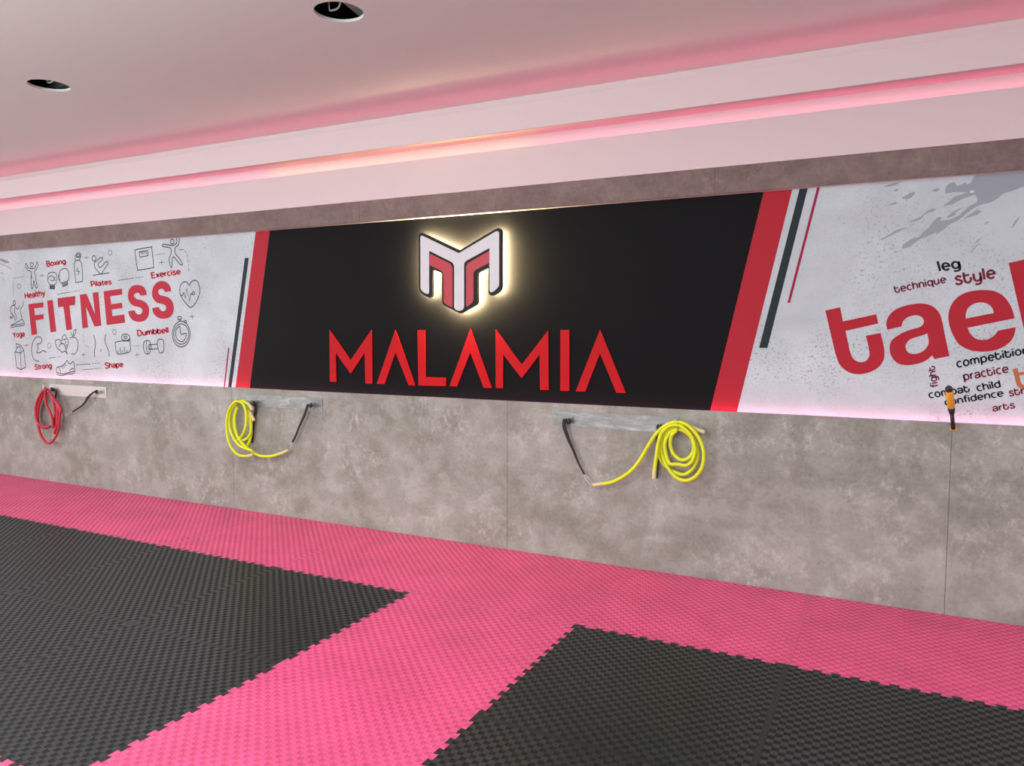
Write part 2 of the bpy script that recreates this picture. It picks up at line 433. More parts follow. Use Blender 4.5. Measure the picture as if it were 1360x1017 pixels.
# ================================================================== SETTING
XL, XR, YB, ZC, ZV = -9.0, 5.0, -8.5, 2.98, 3.50
H1, H2, H3 = 1.003, 2.249, 2.397
# walls
wb = box('wall_back', (XL-0.1, POSTER, -0.1), (XR+0.1, POSTER+0.15, ZV), 'side_wall_paint'); tag(wb, kind='structure')
SEAMS = [XL, -8.55, -5.985, -3.440, -0.904, 1.653, 4.19, XR]
lowb = box('trim_3', (XL, 0.014, 0.0), (XR, POSTER, 0.965), 'side_wall_paint'); tag(lowb, kind='structure')
for a, b in zip(SEAMS[:-1], SEAMS[1:]):
    box('panel', (a+0.0012, 0.0, 0.0), (b-0.0012, 0.014, H1), 'concrete_laminate', lowb)
SEAMU = [XL, -7.2, -4.66, -2.11, 0.43, 2.98, XR]
upb = box('trim_4', (XL, 0.012, H2+0.0005), (XR, POSTER, H3), 'side_wall_paint'); tag(upb, kind='structure')
for a, b in zip(SEAMU[:-1], SEAMU[1:]):
    box('panel', (a+0.0008, 0.0, H2), (b-0.0008, 0.012, H3), 'brown_concrete_laminate', upb)
tag(box('wall_left', (XL-0.1, YB, -0.1), (XL, POSTER, ZV), 'side_wall_paint'), kind='structure')
tag(box('wall_right', (XR, YB, -0.1), (XR+0.1, POSTER, ZV), 'side_wall_paint'), kind='structure')
tag(box('wall_front', (XL-0.1, YB-0.1, -0.1), (XR+0.1, YB, ZV), 'side_wall_paint'), kind='structure')
tag(box('roof_slab', (XL-0.1, YB-0.1, ZV), (XR+0.1, POSTER+0.15, ZV+0.1), 'void_concrete'), kind='structure')

# ceiling board with the two empty downlight openings
def circ(cx, cy, r, n=36, wob=0.0):
    return [Vector((cx+r*(1+wob*random.uniform(-1, 1))*cos(2*pi*k/n), 0, cy+r*(1+wob*random.uniform(-1, 1))*sin(2*pi*k/n))) for k in range(n)]
def ceil_board(name, rect, holes, z0, z1, material):
    (xa, ya), (xb, yb) = rect
    o = fill(name, [[Vector((xa, 0, ya)), Vector((xb, 0, ya)), Vector((xb, 0, yb)), Vector((xa, 0, yb))]]+holes, 0, material, None, depth=z1-z0)
    me = o.data; loc = Vector(o.location)
    for v in me.vertices:
        p = v.co+loc; v.co = Vector((p.x, p.z, (z0+z1)/2+p.y))
    me.flip_normals() if False else None
    o.location = (0, 0, 0); return o
HOLES = [(-1.030, -1.503, 0.117), (-3.345, -1.463, 0.117)]
rims = [circ(x, y, r, 40, 0.012) for x, y, r in HOLES]
ceil = ceil_board('ceiling', ((XL, YB), (XR, POSTER)), rims, ZC, ZC+0.014, ['plaster'])
tag(ceil, kind='structure')
# stepped coves along the wall
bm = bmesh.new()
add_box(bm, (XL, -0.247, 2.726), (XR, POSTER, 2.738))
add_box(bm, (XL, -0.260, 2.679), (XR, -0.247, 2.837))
tag(bm_obj('trim_1', bm, 'step_plaster_pink_spill'), kind='structure')
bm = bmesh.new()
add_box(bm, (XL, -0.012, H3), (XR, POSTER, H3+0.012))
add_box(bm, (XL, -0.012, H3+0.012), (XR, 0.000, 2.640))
tag(bm_obj('trim_2', bm, 'step_plaster_pink_spill'), kind='structure')

# light strips: one in each cove, one behind the top edge of the lower panels
def strip(name, x0, x1, y, z, material, label, w=0.010, side=0):
    t = empty(name, ((x0+x1)/2, y, z)); tag(t, label, 'light strip')
    if side:      # stuck upright: side=+1 shines towards the wall, -1 out into the room
        y0, y1 = sorted((y, y-side*0.003)); box('backing', (x0, y0, z-w/2), (x1, y1, z+w/2), 'strip_backing', t)
        y0, y1 = sorted((y, y+side*0.002)); box('emitter', (x0, y0, z-w/2), (x1, y1, z+w/2), material, t)
    else:
        box('backing', (x0, y-w/2, z-0.004), (x1, y+w/2, z), 'strip_backing', t)
        box('emitter', (x0, y-w/2, z), (x1, y+w/2, z+0.003), material, t)
strip('led_strip', XL+0.02, XR-0.02, POSTER-0.0035, 2.802, 'led_pink', 'pink light strip hidden behind the upper ceiling step, lighting the main ceiling', side=-1)
strip('led_strip', XL+0.02, -3.05, 0.007, 2.628, 'led_pink_low', 'pink light strip in the lower ceiling step left of the warm-glowing stretch')
strip('led_strip', -3.04, -0.75, 0.007, 2.628, 'led_warm', 'warm light strip in the lower ceiling step above the lit emblem')
strip('led_strip', -0.74, XR-0.02, 0.007, 2.628, 'led_pink_low', 'pink light strip in the lower ceiling step right of the warm-glowing stretch')
strip('led_strip', XL+0.02, XR-0.02, 0.0215, 0.972, 'led_pink_ledge', 'pink light strip behind the top edge of the grey lower panels, under the mural', w=0.012)

# ------------------------------------------------------------------ floor of interlocking foam tiles
fl = box('floor', (XL-0.1, YB-0.1, -0.12), (XR+0.1, POSTER, -0.021), 'subfloor'); tag(fl, kind='structure')
AMP, NT, P0, PP, TW, TN = 0.0105, 11, 0.125, 0.075, 0.0215, 0.0165
def joint():
    """half of the shared dovetail line along a 1 m joint: (t, offset) pairs from t=0 to 1"""
    out = [(0.0, AMP)]
    out.append((0.048, AMP)); out.append((0.043, 0)); out.append((0.040, -AMP)) if False else None
    pts = [(0.0, 0.0), (0.0, AMP), (0.052, AMP), (0.0445, -AMP)]
    for k in range(NT):
        c = P0+PP*k
        pts += [(c-TN, -AMP), (c-TW, AMP), (c+TW, AMP), (c+TN, -AMP)]
    pts += [(0.9555, -AMP), (0.948, AMP), (1.0, AMP), (1.0, 0.0)]
    # round the tooth corners a little
    return pts
JT = joint()[1:-1]
def tile_mesh(name, m_top, m_rec, wallside):
    g = 0.0005; CELL = 0.025; MARG = 0.0125; zr = -0.0016
    # outline (x,y) in tile coordinates 0..1; joints: south y=0, north y=1, west x=0, east x=1. teeth point +y and -x
    out = []
    J = JT[1:-1]
    out.append((-AMP+g, AMP+g))
    for t, o in J: out.append((t, o+g))                                # south edge, left to right
    out.append((1-AMP-g, AMP+g))
    for t, o in reversed(J): out.append((1-o-g, 1-t))                  # east edge, going up
    if wallside: out += [(1-AMP-g, 0.999), (-AMP+g, 0.999)]
    else:
        out.append((1-AMP-g, 1+AMP-g))
        for t, o in reversed(J): out.append((t, 1+o-g))                # north edge, right to left
        out.append((-AMP+g, 1+AMP-g))
    for t, o in J: out.append((-o+g, 1-t))                             # west edge, going down
    bm = bmesh.new()
    top = [bm.verts.new((x-0.5, y-0.5, 0)) for x, y in out]
    bot = [bm.verts.new((x-0.5, y-0.5, -0.0195)) for x, y in out]
    n = len(out)
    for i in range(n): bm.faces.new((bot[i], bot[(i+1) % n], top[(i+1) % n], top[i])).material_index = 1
    # flat rim: top ring between outline and the inner woven square, filled with triangles
    c0, c1 = MARG, 1-MARG
    k = round((c1-c0)/CELL)
    inner = {}
    def iv(i, j):
        if (i, j) not in inner: inner[(i, j)] = bm.verts.new((c0+i*CELL-0.5, c0+j*CELL-0.5, 0))
        return inner[(i, j)]
    ring = [iv(i, 0) for i in range(k)]+[iv(k, j) for j in range(k)]+[iv(k-i, k) for i in range(k)]+[iv(0, k-j) for j in range(k)]
    edges = []
    for L_ in (top, ring):
        for i in range(len(L_)):
            a, b = L_[i], L_[(i+1) % len(L_)]
            e = bm.edges.get((a, b)) or bm.edges.new((a, b)); edges.append(e)
    res = bmesh.ops.triangle_fill(bm, use_beauty=True, use_dissolve=False, edges=edges)
    for f in res['geom']:
        if isinstance(f, bmesh.types.BMFace): f.material_index = 2
    # woven checker: raised pads keep z=0, the others sink with sloped sides
    s = 0.0032
    for i in range(k):
        for j in range(k):
            a, b, c, d = iv(i, j), iv(i+1, j), iv(i+1, j+1), iv(i, j+1)
            if (i+j) % 2 == 0:
                bm.faces.new((a, b, c, d))
            else:
                x0, y0 = a.co.x, a.co.y; x1, y1 = c.co.x, c.co.y
                q = [bm.verts.new(p) for p in ((x0+s, y0+s, zr), (x1-s, y0+s, zr), (x1-s, y1-s, zr), (x0+s, y1-s, zr))]
                for u, w_, uu, ww in ((a, b, q[0], q[1]), (b, c, q[1], q[2]), (c, d, q[2], q[3]), (d, a, q[3], q[0])):
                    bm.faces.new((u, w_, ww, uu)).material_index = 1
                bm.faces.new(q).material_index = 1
    bmesh.ops.recalc_face_normals(bm, faces=bm.faces[:])
    for f in bm.faces:
        if f.normal.z < -0.5: f.normal_flip()
    me = bpy.data.meshes.new(name); bm.to_mesh(me); bm.free()
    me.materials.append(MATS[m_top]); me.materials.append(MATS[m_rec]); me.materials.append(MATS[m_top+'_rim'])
    return me
TM = {}
for colr in ('pink', 'black'):
    for ws in (0, 1):
        if colr == 'black' and ws: continue
        TM[(colr, ws)] = tile_mesh('foam_tile_'+colr, 'foam_'+colr, 'foam_'+colr+'_recess', ws)
flp = wpos(fl)
for i in range(int(XL), int(XR)):
    for j in range(-1, -9, -1):                      # tile spans x i..i+1, y j..j+1
        pink = (j == -1) or (i == -1 and j > -5) or (j == -4)
        ws = 1 if j == -1 else 0
        o = bpy.data.objects.new('foam_tile', TM[('pink' if pink else 'black', ws)]); COL.objects.link(o)
        o.location = Vector((i+0.5, j+0.5, 0.0))-flp; o.parent = fl
        # laid by hand: each tile a hair up or down
        o.location.z += random.uniform(-0.0004, 0.0)
        o['label'] = 'pink interlocking foam tile' if pink else 'black interlocking foam tile'

# ================================================================== MURAL
mu = box('mural', (XL+0.02, POSTER-0.0004, 0.966), (XR-0.02, POSTER, H2), 'mural_print')
tag(mu, 'long printed wall covering with white ends, black centre field and slanted red stripes', 'mural')
def quadstripe(name, tl, tr, br, bl, material, label, Y, ext=True):
    """slanted band; ends that meet the panels run on behind them"""
    P = [onwall(*p, POSTER) for p in (tl, tr, br, bl)]
    def extend(a, b, z): t = (z-a.z)/(b.z-a.z); return a+(b-a)*t
    if ext in (True, 'top'):
        P[0], P[1] = extend(P[3], P[0], H2), extend(P[2], P[1], H2)
    if ext in (True, 'bottom'):
        P[3], P[2] = extend(P[0], P[3], 0.97), extend(P[1], P[2], 0.97)
    o = fill(name, [P], Y, material, mu); o['label'] = label; return o
yA, yB = POSTER-0.0010, POSTER-0.0016
quadstripe('black_field', (358.7, 305.6), (1014.4, 254.5), (943.4, 544.6), (332, 514.2), 'print_black', 'black centre field of the mural', yA)
quadstripe('stripe', (339.8, 307.7), (358.7, 305.6), (332, 514.2), (312.9, 514.2), 'print_red', 'wide red stripe left of the black field', yB)
quadstripe('stripe', (1014.4, 254.5), (1052.5, 250.4), (978.8, 546.3), (943.4, 544.6), 'print_red', 'wide red stripe right of the black field', yB)
quadstripe('stripe', (325.4, 342.4), (330.6, 342.4), (307.5, 514.2), (303, 514.2), 'print_slate', 'narrow dark stripe near the word FITNESS', yB, 'bottom')
quadstripe('stripe', (303.2, 461.5), (304.8, 461.5), (298.9, 514), (297.2, 514), 'print_plum_line', 'thin red line near the word FITNESS', yB, 'bottom')
quadstripe('stripe', (1062.4, 249.4), (1073.3, 248.2), (1019.3, 461.9), (1008.2, 461.9), 'print_slate', 'narrow dark stripe right of the black field', yB, 'top')
quadstripe('stripe', (1085.7, 247.2), (1089.3, 247.2), (1049.4, 402), (1045.9, 402), 'print_plum_line', 'thin red line right of the black field', yB, 'top')

C2, C3, C4, C5 = Crop(0, 300, 7.556), Crop(150, 300, 6.8), Crop(0, 400, 7.556), Crop(150, 400, 6.8)
PX = Crop(0, 0, 1)
Cs = Crop(160, 360, 12.71)
def letter(crop, loops, material, label, smooth=True, Y=POSTER-PRT*2):
    o = fill('letter', [crop.pts(l, POSTER) for l in loops], Y, material, mu, smooth=smooth)
    o['label'] = label; return o
# FITNESS
for lab, P in (('F', [(37.7,403.8),(57.8,401.2),(58,408),(45.6,409.6),(46.6,418.6),(58,417),(58.2,423.6),(47.4,425.4),(49.6,443.7),(42.1,445)]),
               ('I', [(62.6,399.3),(70.1,398.2),(75,440.1),(67.3,441.3)]),
               ('T', [(76.5,396),(100.2,392.9),(100,405-.2),(92.3,406),(96,437.3),(88.4,438.6),(84.4,407.2),(77.2,408.2)]),
               ('N', [(106.1,391.3),(115.1,390),(126.4,417.2),(123.1,388.7),(130.8,387.5),(134.7,432.4),(125.7,433.5),(114.2,407),(117.1,434.8),(109.7,436)]),
               ('E', [(137.6,386.7),(162.1,383.1),(162.5,391.2),(146.6,393.4),(147.8,403.9),(162.1,401.8),(162.9,409),(148.4,411),(149.6,419.7),(165.4,417.4),(166.4,428.4),(141.9,431.8)])):
    letter(PX, [P], 'print_word_red', 'red letter '+lab+' of FITNESS', smooth=False)
letter(Cs, [[(445,402),(335,415),(325,385),(300,366),(265,370),(232,395),(232,430),(265,462),(330,482),(400,510),(455,560),(482,620),(484,700),(465,775),(415,830),(345,855),(265,850),(195,815),(150,750),(130,677),(240,660),(262,705),(300,728),(345,722),(370,690),(370,650),(345,622),(290,603),(215,580),(160,530),(132,460),(130,380),(150,305),(195,255),(260,235),(330,237),(390,265),(430,325)]],
       'print_word_red', 'first red letter S of FITNESS')
letter(Cs, [[(858,340),(752,352),(740,325),(712,302),(672,302),(640,330),(640,370),(672,402),(740,420),(820,450),(875,510),(900,590),(898,670),(870,740),(810,790),(740,803),(660,795),(590,750),(550,690),(537,625),(648,605),(672,650),(715,675),(755,662),(775,630),(768,590),(730,562),(660,545),(590,510),(548,450),(533,370),(550,280),(595,210),(660,172),(730,170),(800,205),(845,270)]],
       'print_word_red', 'last red letter S of FITNESS')
B_ = 0.36
word('Healthy', C2, [(253,752),(459,716),(452,643),(243,675)], 'print_word_red', mu, B_)
word('Boxing', C2, [(474,430),(667,394),(662,324),(460,350)], 'print_word_red', mu, B_)
word('Pilates', C2, [(917,616),(1126,587),(1118,529),(905,552)], 'print_word_red', mu, B_)
word('Yoga', C4, [(140,386),(254,368),(246,298),(125,312)], 'print_word_red', mu, B_)
word('Strong', C4, [(352,706),(527,688),(519,614),(344,630)], 'print_word_red', mu, B_)
word('Shape', C4, [(1057,690),(1243,670),(1236,600),(1048,612)], 'print_word_red', mu, B_)
word('Exercise', C3, [(350,478),(618,438),(607,380),(340,418)], 'print_word_red', mu, B_)
word('Dumbbell', C5, [(222,320),(508,288),(500,228),(215,258)], 'print_word_red', mu, B_)
# line drawings
def plus(c, x, y, r): return [(c, [(x-r, y+r*0.12), (x+r, y-r*0.12)], False), (c, [(x-r*0.08, y-r), (x+r*0.12, y+r)], False)]
drawing('icon', [(C2, ell(320,390,15,22), True, True), (C2, [(258,378),(262,415),(285,445),(315,462),(312,520),(318,625),(330,622),(338,560),(342,545)]),
    (C2, [(342,545),(352,600),(362,618),(374,612),(358,520),(348,455),(370,430),(382,385),(372,358)]), (C2, [(258,378),(272,385),(280,415),(320,430),(352,418),(366,385),(372,358)]), (C2, [(312,480),(322,530)])],
    mu, 'line drawing of a standing figure with raised arms')
drawing('icon', [(C2, [(480,520),(482,490),(500,470),(540,465),(565,480),(572,530),(565,570),(545,590),(505,588),(485,560)], True, True), (C2, [(482,535),(500,505),(530,505),(545,530),(530,550),(505,540)]), (C2, [(545,530),(558,510)]), (C2, [(548,530),(558,552)]),
    (C2, [(503,592),(500,628),(548,632),(550,592)], False), (C2, [(503,610),(548,612)], False), (C2, [(502,602),(549,603)], False), (C2, [(502,620),(549,622)], False)], mu, 'line drawing of a boxing glove with folded thumb')
drawing('icon', [(C2, [(600,540),(595,480),(615,440),(650,425),(680,440),(692,490),(688,540),(660,560),(620,572),(605,560)], True, True), (C2, [(598,480),(588,505),(590,535),(603,548)]),
    (C2, [(625,572),(632,610),(682,588),(676,555)], False), (C2, [(628,585),(678,568)], False), (C2, [(630,598),(680,579)], False)], mu, 'line drawing of a boxing glove seen from its back')
drawing('icon', [(C2, [(745,385),(752,360),(765,348),(800,345),(812,362),(822,380)]), (C2, [(745,385),(752,470),(762,568),(830,555),(828,470),(822,380)], False), (C2, [(765,345),(755,330),(757,300),(790,285),(810,300),(806,320),(790,345)]),
    (C2, ell(788,292,24,22), True, True), (C2, [(780,415),(772,450),(796,458),(782,492)], False), (C2, [(765,315),(800,300)])], mu, 'line drawing of a drinking bottle with a lightning mark')
drawing('icon', [(C2, ell(945,325,20,26), True, True), (C2, [(965,355),(1010,318),(1030,318),(1028,338),(985,385),(1010,418),(1060,362),(1082,360),(1085,380),(1050,430),(1018,482)]), (C2, [(965,355),(948,372),(950,405),(970,440),(1010,480)]), (C2, [(935,495),(1100,470)], False)], mu, 'line drawing of a seated stretching figure')
drawing('icon', [(C3, [(210,215),(340,192),(352,205),(368,360),(355,378),(238,398),(222,388),(202,240)], True, True), (C3, [(238,235),(315,222),(318,268),(246,282)], False, True), (C3, [(256,236),(260,252)], False), (C3, [(270,234),(274,258)], False), (C3, [(285,232),(289,250)], False), (C3, [(300,230),(304,254)], False)], mu, 'line drawing of a bathroom scale')
drawing('icon', [(C3, ell(536,142,16,22), True, True), (C3, [(575,112),(578,150),(545,175),(500,172),(455,166),(452,185),(520,200),(525,250),(510,290),(512,330),(525,372),(532,370),(536,320),(548,278),(600,340),(620,352),(628,340),(590,280),(565,250),(562,200),(592,170),(600,130),(596,105)])], mu, 'line drawing of a dancing figure')
drawing('icon', [(C3, [(690,538),(670,508),(640,508),(610,540),(606,600),(625,650),(665,705),(705,735),(750,690),(780,620),(785,560),(765,505),(735,490),(705,510)], True, True), (C3, [(612,625),(628,628),(640,600),(655,650),(668,562),(692,680),(706,610),(716,618)], False), (C3, ell(728,608,10,13), True, True)], mu, 'line drawing of a heart with a pulse line')
drawing('icon', [(C5, ell(618,296,80,116,24), True, True), (C5, ell(618,296,68,92,24), True, True), (C5, [(606,226),(575,250),(568,300),(585,345),(620,365),(650,345),(662,290),(615,296),(606,226)], True), (C5, [(588,142),(615,140),(618,160),(590,162)], True, True), (C5, [(596,162),(600,182)], False), (C5, [(612,162),(612,182)], False), (C5, ell(656,184,10,12,8), True, True)], mu, 'line drawing of a stopwatch')
drawing('icon', [(C5, [(290,360),(320,355),(338,370),(335,395),(330,430),(338,450),(325,472),(300,474),(280,440),(276,390)], True, True), (C5, [(306,360),(300,400),(306,440),(320,468)]), (C5, ell(334,412,14,22), True, True), (C5, [(340,392),(402,386)], False), (C5, [(342,434),(404,428)], False), (C5, [(410,350),(440,342),(458,360),(462,430),(452,460),(428,465),(412,440),(402,390)], True, True)], mu, 'line drawing of a dumbbell')
drawing('icon', [(C5, ell(116,326,38,30), True, True), (C5, ell(114,326,14,12), True, True), (C5, [(22,370),(80,358),(140,358),(154,340)], True), (C5, [(22,370),(38,472),(130,465),(155,450),(160,430),(152,330)], True), (C5, [(50,470),(46,440)], False), (C5, [(70,470),(64,415)], False), (C5, [(90,468),(85,440)], False), (C5, [(110,466),(104,412)], False), (C5, [(130,464),(124,436)], False)], mu, 'line drawing of a measuring tape')
drawing('icon', [(C4, [(700,368),(740,360),(775,385),(785,430),(775,495),(750,528),(718,528)]), (C4, [(735,355),(722,335),(710,310)]), (C4, [(735,345),(742,300),(765,282),(760,315),(740,350)])], mu, 'line drawing of an apple')
drawing('icon', [(C4, [(675,530),(655,500),(625,510),(600,490),(575,470),(560,430),(558,395),(600,385),(620,400),(628,360),(650,335),(668,362),(685,400),(680,450),(665,490),(678,532)]), (C4, [(668,500),(640,430),(610,430),(590,460)]), (C4, [(640,430),(600,410)]), (C4, [(650,440),(660,400)]), (C4, [(632,385),(670,380)]), (C4, [(655,470),(675,430)])], mu, 'line drawing of leafy greens')
drawing('icon', [(C4, [(395,602),(350,590),(325,540),(318,470),(335,400),(365,362),(400,358),(422,380),(415,410),(395,428),(372,432),(385,470),(368,515),(410,512),(430,495),(468,512)])], mu, 'line drawing of a flexed arm')
drawing('icon', [(C4, [(162,425),(208,440),(240,490),(208,520),(155,508),(170,465),(162,425)], False), (C4, [(170,465),(205,455)], False), (C4, [(240,490),(258,660),(215,685),(168,665),(150,508)], False), (C4, [(205,520),(215,685)], False), (C4, [(205,455),(205,520)])], mu, 'line drawing of a drink carton')
drawing('icon', [(C4, [(672,590),(655,620),(620,650),(572,665),(568,700),(580,735),(620,745),(680,730),(720,728),(750,712),(748,650),(735,605),(710,625),(690,620),(672,590)]), (C4, [(575,712),(620,730),(690,715),(748,700)]), (C4, [(620,658),(635,675)], False), (C4, [(635,645),(652,662)], False), (C4, [(648,630),(665,648)], False), (C4, [(700,700),(715,680),(745,672)]), (C4, [(590,660),(605,690),(608,725)])], mu, 'line drawing of a running shoe')
drawing('icon', [(C4, [(938,340),(955,390),(958,450),(948,500),(952,560)]), (C4, [(1062,330),(1055,400),(1075,460),(1095,510),(1095,555)]), (C4, [(1016,480),(1012,508)], False)], mu, 'line drawing of a waist')
drawing('icon', [(C4, ell(145,15,12,20), True, True), (C4, [(120,42),(108,80),(112,120),(130,135),(118,155),(98,158)]), (C4, [(120,42),(150,45),(175,80),(200,40)]), (C4, [(150,60),(148,110),(165,150),(160,190)]), (C4, [(130,135),(145,160),(155,195)]), (C4, [(235,5),(228,50),(205,80),(212,130),(222,175)]),
    (C4, [(108,245),(222,180),(248,222),(108,245)], False), (C4, [(108,262),(250,238)], False), (C4, [(98,158),(112,172),(135,160)])], mu, 'line drawing of a running figure on a treadmill')
sg = []
for c, x, y, rx, ry in ((C2,192,604,16,22),(C2,1106,268,18,26),(C4,494,444,17,26),(C4,1149,308,17,26)): sg.append((c, ell(x, y, rx, ry), True, True))
for c, x, y, r in ((C2,422,498,22),(C2,868,318,22),(C4,268,440,20),(C4,838,536,20),(C3,440,330,24),(C5,716,138,24),(C5,218,482,22)): sg += plus(c, x, y, r)
drawing('icon', sg, mu, 'scattered small rings and plus marks between the drawings', w=0.0045)['kind'] = 'stuff'
sg = []
for a in ((C2,(132,525),(255,506),6),(C2,(130,545),(136,720),8),(C3,(385,262),(475,246),6),(C4,(838,330),(845,420),5),(C4,(850,440),(895,464),3),(C5,(188,405),(245,402),4)): sg += dashes(*a)
sg += [(C3, [(600,215),(640,214)], False), (C3, [(648,222),(666,245)], False), (C3, [(670,255),(676,285)], False), (C3, [(678,298),(681,330)], False), (C3, [(682,342),(684,365)], False), (C3, [(685,378),(686,408)], False)]
for c, a, b, f in ((C2,(574,686),(715,662),(810,646)),(C3,(46,492),(188,470),(285,458)),(C4,(764,638),(912,628),(1010,618)),(C4,(826,688),(940,678),(1018,668)),(C4,(492,570),(560,562),(612,554))):
    sg.append((c, [a, b], False)); sg += dashes(c, (b[0]+14, b[1]-2), f, 3)
drawing('icon', sg, mu, 'dashed connecting lines between the drawings', w=0.0048)['kind'] = 'stuff'
# scratches at the far left of the left print
fill('splatter', [C2.pts([(0,325),(40,335),(95,362),(92,372),(50,372),(20,355),(0,350)], POSTER)], POSTER-PRT*2, 'print_grey_soft', mu)
drawing('scratch', [(C2, [(0,378),(60,400),(120,435)], False), (C2, [(10,470),(40,480)], False), (C2, [(25,520),(40,552)], False)], mu, material='print_grey_soft', w=0.008)

# right print: big letters
T1, T2, T3, T4 = Crop(1090, 400, 10.17), Crop(1170, 390, 10.17), Crop(1250, 370, 9.245), Crop(1310, 330, 6.78)
TT = [(62,125),(262,80),(300,272),(750,175),(778,300),(335,400),(365,540),(400,690),(430,760),(480,805),(540,822),(600,810),(640,775),(660,720),(650,640),(610,465),(808,428),(850,600),(862,690),(850,790),(810,860),(740,920),(640,965),(520,985),(410,970),(320,920),(250,845),(210,740),(150,500)]
letter(T1, [TT], 'print_red', 'large red letter t')
letter(T2, [[(85,487),(72,400),(100,310),(160,240),(270,180),(400,145),(530,132),(640,145),(720,185),(785,255),(820,350),(860,540),(925,842),(722,882),(692,830),(640,880),(560,925),(450,955),(340,965),(240,945),(165,880),(125,800),(120,700),(145,630),(210,575),(330,510),(450,470),(530,445),(575,400),(578,360),(550,315),(500,292),(430,295),(350,325),(300,370),(278,442)],
            [(625,535),(640,600),(640,680),(600,745),(540,790),(450,812),(390,805),(345,765),(332,710),(350,660),(400,615),(500,580),(580,555)]], 'print_red', 'large red letter a')
letter(T3, [[(903,487),(325,602),(345,655),(390,710),(440,742),(500,752),(570,745),(640,705),(675,670),(695,638),(915,595),(900,680),(860,760),(790,820),(700,865),(580,892),(450,893),(320,865),(220,805),(150,700),(100,570),(88,450),(115,340),(180,245),(280,180),(400,148),(540,138),(660,155),(760,210),(840,310),(880,400)],
            [(300,490),(305,420),(340,350),(410,305),(480,292),(560,305),(620,350),(648,420)]], 'print_red', 'large red letter e')
letter(PX, [[(1339.5,349.2),(1361,344.4),(1392,480),(1371,485)]], 'print_red', 'tall red stem of the next large letter', smooth=False)
R6, R7 = Crop(1180, 340, 8.5), Crop(1220, 460, 9.714)
word('leg', R6, [(582,215),(833,166),(802,28),(540,60)], 'print_word_black', mu, 0.27)
word('Technique', R6, [(80,445),(662,323),(645,216),(52,338)], 'print_word_plum', mu, 0.27)
word('sTvle', R6, [(762,375),(1228,288),(1198,115),(732,198)], 'print_word_plum', mu, 0.27)
word('compeTiTion', R7, [(498,302),(1437,112),(1418,-14),(474,170)], 'print_word_black', mu, 0.27)
word('pracTice', R7, [(590,466),(1173,358),(1150,230),(560,338)], 'print_word_plum', mu, 0.27)
word('combaT', R7, [(138,676),(668,588),(648,490),(112,580)], 'print_word_black', mu, 0.27)
word('child', R7, [(758,587),(1068,530),(1045,434),(730,487)], 'print_word_black', mu, 0.27)
word('confidence', R7, [(343,770),(1104,645),(1086,545),(318,672)], 'print_word_black', mu, 0.27)
word('sTr', R7, [(1170,652),(1375,615),(1352,520),(1150,558)], 'print_word_plum', mu, 0.27, label='printed letters str cut by the frame')
word('arTs', R7, [(955,845),(1253,798),(1238,712),(940,762)], 'print_word_plum', mu, 0.27)
word('fighT', R7, [(286,508),(238,236),(104,264),(150,532)], 'print_word_plum', mu, 0.27)
# small orange t drawn like the large one
tA, tB = R7(1212, 290, POSTER), T1(62, 125, POSTER)
k = 0.285
o = fill('letter', [[tA+(T1(x, y, POSTER)-tB)*k for x, y in TT]], POSTER-PRT*2, 'print_orange', mu, smooth=True); o['label'] = 'small orange letter t'
# paint splatter print
R5 = Crop(1160, 220, 6.8)
for P in ([(900,115),(915,92),(960,76),(1110,66),(1290,52),(1480,34),(1480,150),(1360,185),(1290,215),(1230,235),(1170,255),(1130,290),(1060,330),(1000,345),(950,360),(880,402),(820,450),(760,495),(690,530),(640,572),(600,600),(560,628),(575,595),(500,632),(420,665),(370,700),(290,745),(262,748),(255,735),(270,715),(340,665),(410,640),(450,600),(500,555),(530,515),(580,465),(615,460),(605,500),(680,490),(760,455),(820,405),(860,370),(935,330),(940,300),(915,262),(880,275),(830,290),(780,312),(720,345),(635,367),(640,352),(690,318),(730,280),(790,262),(850,240),(780,238),(720,240),(648,252),(655,195),(690,155),(735,148),(755,185),(790,172),(830,152),(845,172),(880,150)],
          [(250,295),(300,265),(360,235),(380,240),(365,265),(335,292),(280,300)], [(120,362),(165,340),(210,325),(214,340),(180,352)], [(525,232),(560,208),(595,203),(598,218),(570,236)],
          [(305,512),(360,488),(410,468),(450,440),(500,400),(535,388),(570,392),(540,415),(490,425),(455,450),(430,478),(395,497)], [(50,668),(110,640),(180,598),(240,570),(300,555),(298,566),(240,588),(160,630),(90,662)],
          [(815,478),(860,445),(910,415),(940,392),(948,405),(978,408),(950,435),(900,455),(850,470)], [(1000,530),(1020,510),(1045,500),(1040,515),(1015,528)], [(860,795),(900,750),(940,705),(970,672),(935,725),(895,770)], [(893,718),(940,670),(992,640),(945,682)],
          [(1245,562),(1280,500),(1330,448),(1300,500),(1260,558)], [(655,472),(700,430),(790,382),(800,385),(740,425),(745,440),(700,462)], [(80,192),(150,165),(255,145),(200,175),(130,188)], [(205,235),(180,228),(215,205),(225,215)]):
    fill('splatter', [R5.pts(P, POSTER)], POSTER-PRT, 'print_grey', mu, smooth=True)
for P in ([(868,238),(885,222),(905,224),(910,240),(885,248)],):
    fill('splatter', [R5.pts(P, POSTER)], POSTER-PRT*2, 'sign_white', mu, smooth=True)

